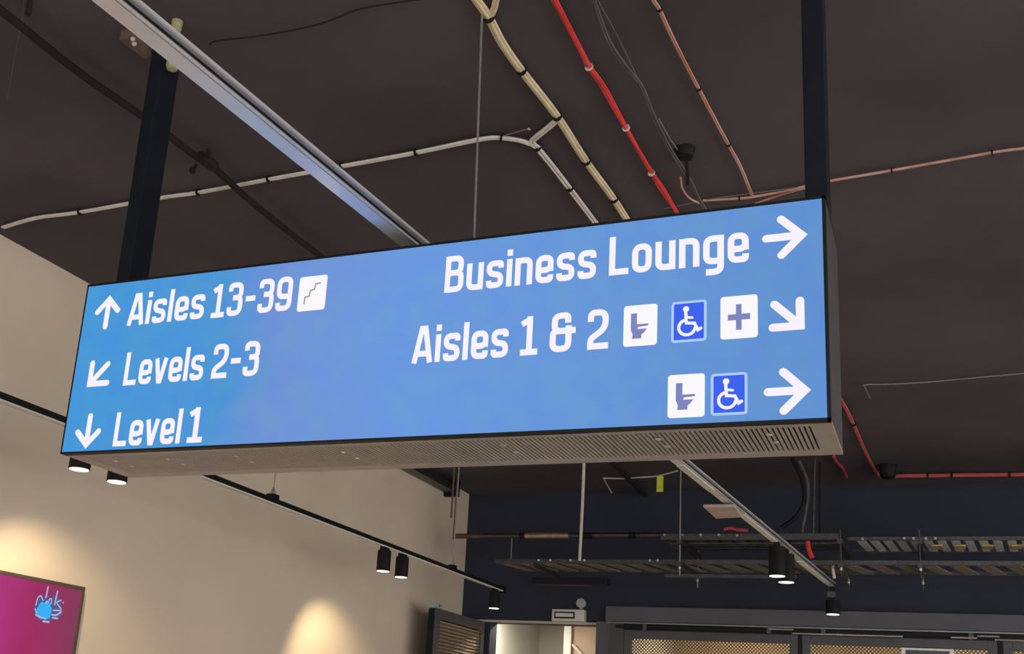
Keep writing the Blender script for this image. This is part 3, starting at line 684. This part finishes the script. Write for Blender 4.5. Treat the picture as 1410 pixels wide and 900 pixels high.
tray('bright_cable_tray', 'bright silver slatted cable tray past the channel end, upper of two tiers', -.73, 3.2, BY0+.04, BY1+.13, BZ0, BZ0+.028, .105, 'galvanised_bright', 'galvanised', .062, [(1188,745),(1245,741),(1258,741),(1275,741),(1288,741)], .05)
for px in (1290, 1322, 1360, 1400):
    xx = Py(px, 752, 10.3).x
    tag(MB().box(xx-.045, xx+.045, BY0+.26, BY1-.10, BZ0-.012, BZ0+.003).build('cable_pack', 'tan_pack', bevel=.008), 'small tan pack strapped under the bright slatted cable tray', 'cable pack', 'tan packs under the tray')
# trapeze struts and rods
def trapeze(x, label, ztop=H):
    t = thing('tray_hanger', label, 'hanger', (x, 10.3, AZ0-.05), 'hangers of the cable trays')
    MB().box(x-.021, x+.021, 9.86, 10.74, AZ0-.043, AZ0-.002).build('strut', 'galvanised', t)
    MB().box(x-.021, x+.021, 9.86, 10.74, BZ0-.055, BZ0-.013).build('strut', 'galvanised', t)
    for y in (9.90, 10.70):
        MB().tube([(x, y, AZ0-.12), (x, y, ztop if y < 10 else BZ1+.02)], .006, 6).build('threaded_rod', 'steel_rod' if x < -2 else 'galvanised', t)
        MB().lathe((x, y, AZ0-.065), [(.013, 0), (.013, .02)], 8).build('nut', 'chrome', t)
xs = [Py(936, 770, 9.90).x, -.78, Py(1267, 770, 9.9).x, 1.3]
for x, zt, lab in zip(xs, (H, BZ1+.02, BZ1+.02, H), ('steel trapeze hanger at the end of the upper cable tray', 'steel trapeze hanger under the cable trays beside the channel end', 'steel trapeze hanger under the cable trays past the channel end', 'steel trapeze hanger under the cable trays far past the channel end')): trapeze(x, lab, zt)
xq = -3.55
lh = thing('tray_hanger', 'steel hanger at the free end of the lower cable tray', 'hanger', (xq, 10.3, AZ0-.05), 'hangers of the cable trays')
MB().box(xq-.02, xq+.02, 9.95, 10.74, AZ0-.043, AZ0-.002).build('strut', 'galvanised', lh)
tag(MB().box(-3.72, -2.95, 10.44, 10.56, AZ0-.14, AZ0-.075).build('tray_underbox', 'black_metal', bevel=.005), 'black slim box slung beneath the lower tray end', 'box')
tag(MB().bar((-2.35, 10.25, AZ0-.075), (-1.18, 10.25, AZ0-.075), .03, .03).build('tray_conduit', 'galvanised'), 'slim grey conduit slung beneath the lower tray', 'conduit')
# flex cord from ceiling to lower tray
a = Py(804, 640, 10.05); b = Py(803, 668, 10.05); c = Py(801, 715, 10.05); d = Py(798, 772, 10.015)
top = a + (a-b).normalized()*((H-a.z)/max(.05, (a-b).normalized().z))
tag(MB().tube(smooth_path([top, a, b, c, d]), .015, 8).build('flexible_conduit', 'white_cable', smooth=True, origin=d), 'white flexible conduit dropping from ceiling to the lower cable tray', 'conduit')
# pipe feeding the upper tray
yp = 10.34
sp = thing('steel_pipe_run', 'brown and silver pipe run between beige wall and upper cable tray', 'pipe', Py(625, 741, yp))
def seg(xa, xb, r, m, name): 
    A, B = Py(xa, 741.2-(xa-625)*.011, yp), Py(xb, 741.2-(xb-625)*.011, yp); A.z = B.z = 3.472
    MB().tube([A, B], r, 12).build(name, m, sp, smooth=True)
seg(625, 664, .026, 'brown_pipe', 'pipe'); seg(664, 716, .026, 'galvanised', 'pipe'); seg(716, 723, .032, 'black_metal', 'coupling')
seg(723, 783, .027, 'copper_pipe', 'pipe'); seg(783, 797, .027, 'galvanised', 'pipe'); seg(797, 816, .032, 'black_metal', 'coupling'); seg(816, 866, .026, 'galvanised', 'pipe'); seg(866, 876, .032, 'black_metal', 'coupling'); seg(876, 912, .026, 'galvanised', 'pipe')
for xx in (705,):
    A = Py(xx, 740, yp); MB().tube([(A.x, yp, AZ0+.02), (A.x, yp, 3.45)], .005, 6).build('support_rod', 'steel_rod', sp)
A = Py(625, 741, yp); MB().tube([(A.x, yp, 3.44), (A.x, yp, H)], .014, 8).build('drop_pipe', 'brown_pipe', sp)
# cables looping onto the upper tray
def drop(name, label, px, Y, r, m, cat='cable'):
    pts = [Py(x, y, Y) for x, y in px]; pts[0] = pts[0] + Vector((0, 0, H-pts[0].z))
    return tag(MB().tube(smooth_path(pts), r, 8).build(name, m, smooth=True, origin=pts[-1]), label, cat)
drop('looped_cable', 'black cable looping from ceiling onto the upper tray, swung outward', [(1090,620),(1104,660),(1107,690),(1095,712),(1076,726)], 10.1, .019, 'black_plastic')
drop('looped_cable', 'black cable hanging from ceiling straight onto the upper tray', [(1100,620),(1112,665),(1110,700),(1104,732)], 10.2, .014, 'grey_cable')
drop('vertical_conduit', 'slim grey conduit dropping from ceiling behind the sign end onto the upper tray', [(1122,610),(1121,670),(1120,733)], 10.05, .010, 'galvanised', 'conduit')
drop('vertical_conduit', 'black conduit dropping beside the slim grey one behind the sign end', [(1129,610),(1129,670),(1129,736)], 10.3, .009, 'dark_pipe', 'conduit')
def scrap(px, Y, r, m, label):
    pts = smooth_path([Py(x, y, Y) for x, y in px]); return tag(MB().tube(pts, r, 8).build('cable_tail', m, smooth=True, origin=pts[0]), label, 'cable')
scrap([(997,728),(1006,726.5),(1016,729),(1030,730)], 9.97, .016, 'crimson', 'crimson cable tail lying on the upper tray')
scrap([(1112,745),(1114,757),(1119,768)], 9.97, .020, 'red_cable', 'orange red cable tail dangling between the trays')
scrap([(1149,772),(1147,783),(1149,796)], 10.095, .012, 'white_cable', 'short white cable tail under the lower tray')

# ------------------------------------------------------------------ emergency light over the corridor opening
p0 = Py(763, 856, YF); p1 = Py(808, 842, YF)
em = thing('emergency_light', 'white emergency light box with round lamp head above the corridor opening', 'emergency light', ((p0.x+p1.x)/2, YF-.05, HD+.025))
z0, z1 = HD+.024, HD+.145
MB().box(p0.x, p1.x, YF-.09, YF, z0, z1).build('box', 'white_plastic', em, bevel=.006)
MB().box(p0.x+.03, p0.x+.25, YF-.096, YF-.09, z0+.025, z0+.095).build('panel_frame', 'black_plastic', em)
MB().box(p0.x+.045, p0.x+.235, YF-.099, YF-.095, z0+.042, z0+.080).build('panel', 'diffuser', em)
hc = Py(800, 830, YF-.06)
MB().tube([(hc.x, YF-.05, z1), (hc.x, YF-.05, hc.z-.03)], .016, 10).build('neck', 'grey_plastic', em)
MB().lathe((hc.x, YF-.05, hc.z), [(.020, .05), (.045, .035), (.052, -.01), (.048, -.025), (.01, -.03)], 20, 'Y').build('lamp_head', 'grey_plastic', em, smooth=True)

# ------------------------------------------------------------------ mesh doors
def door(name, x0, x1, label, pane=None):
    y0, y1 = YF-.10, YF-.04
    t = thing(name, label, 'door', ((x0+x1)/2, YF-.07, 0)); t['kind'] = 'structure'
    fr = MB(); s = .075
    fr.box(x0, x0+s, y0, y1, 0, HD-.045); fr.box(x1-s, x1, y0, y1, 0, HD-.045)
    fr.box(x0+s, x1-s, y0, y1, HD-.13, HD-.045); fr.box(x0+s, x1-s, y0, y1, 0, .15); fr.box(x0+s, x1-s, y0, y1, 1.0, 1.1)
    fr.build('door_frame', 'door_grey', t, bevel=.004)
    MB().box(x0+s, x1-s, YF-.072, YF-.068, .15, HD-.13).build('mesh_panel', 'gold_mesh', t)
    if pane:
        f = MB().box(pane[0], pane[1], y0-.01, y1, HD-.36, HD-.135).build('vent_frame', 'galvanised_bright', t, bevel=.003)
        MB().box(pane[0]+.035, pane[1]-.035, y0-.014, y0-.010, HD-.33, HD-.155).build('vent_pane', 'glass_dark', f)
    return t
pn = (Py(1241, 892, YF-.1).x, Py(1313, 892, YF-.1).x)
door('door_1', E1[0], E1[1], 'grey framed door with gold perforated mesh beside the corridor opening')
door('door_2', E1[2], E1[3], 'grey framed door with gold perforated mesh and a small dark vent pane', pn)
door('door_3', E1[4], E1[4]+1.75, 'grey framed mesh door past the one with the vent pane')
rl = MB(); rl.box(-3.05, 3.5, YF-.16, YF-.125, HD-.035, HD-.005)
rt = thing('sliding_door_rail', 'dark sliding rail with chrome bars above the mesh doors', 'rail', (-3.05, YF-.14, HD-.03))
rl.build('rail', 'black_metal', rt)
MB().box(-3.15, 1.0, YF-.135, YF-.12, HD+.012, HD+.024).build('upper_bar', 'aluminium_grey', rt)
for (a, b, dz) in ((1059,1093,0), (1091,1243,-.035), (1309,1345,-.03), (1345,1376,-.012), (1369,1425,-.04)):
    xa, xb = Py(a, 870, YF-.15).x, Py(b, 870, YF-.15).x
    MB().tube([(xa, YF-.168, HD-.005+dz), (xb, YF-.168, HD-.005+dz)], .009, 8).build('chrome_bar', 'chrome', rt)
for px in (888, 1059, 1134, 1337):
    x = Py(px, 870, YF-.15).x; MB().box(x-.02, x+.02, YF-.17, YF-.125, HD-.05, HD+.01).build('roller_bracket', 'galvanised', rt)
# open louvred gate leaf against the beige wall
GX, GY0, GY1 = -4.50, 9.93, 11.22
gt = thing('open_louvred_gate', 'open dark metal gate leaf with bronze slats beside the beige wall', 'gate', (GX, GY0, 0))
g = MB(); th = .075
g.box(GX-th, GX, GY0, GY0+.12, 0, HD-.01); g.box(GX-th, GX, GY1-.09, GY1, 0, HD-.01); g.box(GX-th, GX, GY0+.12, GY1-.09, HD-.11, HD-.01); g.box(GX-th, GX, GY0+.12, GY1-.09, 0, .15)
g.build('gate_frame', 'door_grey', gt, bevel=.004)
MB().box(GX-th-.001, GX-.012, GY0-.006, GY0, 0, HD-.02).build('edge_strip', 'black_metal', gt)
MB().box(GX-.05, GX-.04, GY0+.12, GY1-.09, .15, HD-.11).build('backing_sheet', 'black_metal', gt)
me = None; z = HD-.135
while z > .17:
    if me is None:
        s_ = MB().obox((0,0,0), (.004, 0, .0), (0, (GY1-GY0-.21)/2, 0), (.011, 0, .013)).build('slat', 'bronze_slat', gt); me = s_.data
    else:
        s_ = bpy.data.objects.new('slat', me); COL.objects.link(s_); s_.parent = gt
    s_.location = Vector((GX-.022, (GY0+.12+GY1-.09)/2, z))-Vector(gt.location); z -= .034
lk = MB().box(GX-th-.004, GX+.006, GY0-.012, GY0+.13, HD-.012, HD+.035); lk.build('top_latch', 'pale_blue', gt, bevel=.006)
MB().lathe((GX+.008, GY0+.06, HD+.012), [(.009, -.004), (.009, .002)], 8, 'X').build('latch_pin', 'black_metal', gt)

# ------------------------------------------------------------------ television on the beige wall
TY1, TZ1, TW, TH = 5.325, 2.263, 1.46, .83
tv = thing('wall_television', 'wall screen with magenta picture and cyan logo in a thin dark frame', 'television', (XL+.03, TY1-TW/2, TZ1-TH))
xs0, xs1 = XL+.012, XL+.062; fw = .022
MB().box(xs0, xs1-.012, TY1-TW+.01, TY1-.01, TZ1-TH+.01, TZ1-.01).build('back_shell', 'black_plastic', tv)
f = MB(); f.box(xs1-.03, xs1, TY1-TW, TY1, TZ1-fw, TZ1); f.box(xs1-.03, xs1, TY1-TW, TY1, TZ1-TH, TZ1-TH+fw); f.box(xs1-.03, xs1, TY1-TW, TY1-TW+fw, TZ1-TH+fw, TZ1-fw); f.box(xs1-.03, xs1, TY1-fw, TY1, TZ1-TH+fw, TZ1-fw)
f.build('frame', 'bezel_brown', tv, bevel=.002)
MB().box(XL, xs0, TY1-TW*.7, TY1-TW*.3, TZ1-TH*.7, TZ1-TH*.3).build('wall_mount', 'black_metal', tv)
tvs = MB().box(xs1-.012, xs1-.006, TY1-TW+fw, TY1-fw, TZ1-TH+fw, TZ1-fw).build('picture', 'tv_picture', tv)
# logo on the picture (plane x = const, horizontal axis +Y, vertical Z)
XP = xs1-.0055
def on_tv(px, py): p = Px(px, py, XP); return Vector((p.y, p.z))
def tv_flat(name, m, polys, lift, label):
    mb = MB(); mb.flat = True
    for vs, fs in polys: mb.add([(XP+lift, p[0], p[1]) for p in vs], fs)
    o = mb.build(name, m, tvs); o['label'] = label
def tvpoly(px): v = [on_tv(*q) for q in px]; return v, [tuple(range(len(v)))]
def tvstroke(px, wpx): 
    p = [on_tv(*q) for q in px]; p = fillet(p, .012); k = .0085*wpx; return stroke(p, k, False, True)
tv_flat('logo_ground', 'logo_teal', [tvpoly([(48,832),(51,821),(56,818),(61,822),(65,818),(69,823),(74,820),(79,822),(84,827),(84,836),(85,845),(79,852),(72,853),(66,857),(59,856),(50,851),(47,842)])], .0006, 'slate blue ground of the logo')
tv_flat('logo_burst', 'logo_cyan', [tvpoly([(52,835),(55,830),(58,828),(61,830),(64,826),(67,827),(69,832),(71,838),(70,845),(68,851),(62,853),(56,850),(51,846),(49,840)])], .0010, 'cyan burst in the logo')
tv_flat('logo_script', 'logo_pale', [tvstroke([(49,833),(52,822),(56,819),(59,826)], .9), tvstroke([(66,808),(63,822)], 1.3), tvstroke([(64,828),(63,830)], 1.2), tvstroke([(66,829),(68,824),(71,824),(70,831)], .9), tvstroke([(79,814),(75,832)], 1.2), tvstroke([(84,826),(77,829),(84,838)], .9), tvstroke([(87,829),(86.5,829.5)], 1)], .0014, 'pale script wording of the logo')
tv_flat('logo_lines', 'logo_pale', [tvstroke([(49,846),(56,850),(62,851)], 1.1), tvstroke([(71,846),(77,847),(84,842)], 1.2), tvstroke([(72,850),(79,851)], 1.1), tvstroke([(59,855),(67,856)], 1.2), tvstroke([(48,838),(50,844)], .9), tvstroke([(73,840),(83,840)], 1.0)], .0018, 'pale small wording under the logo script')
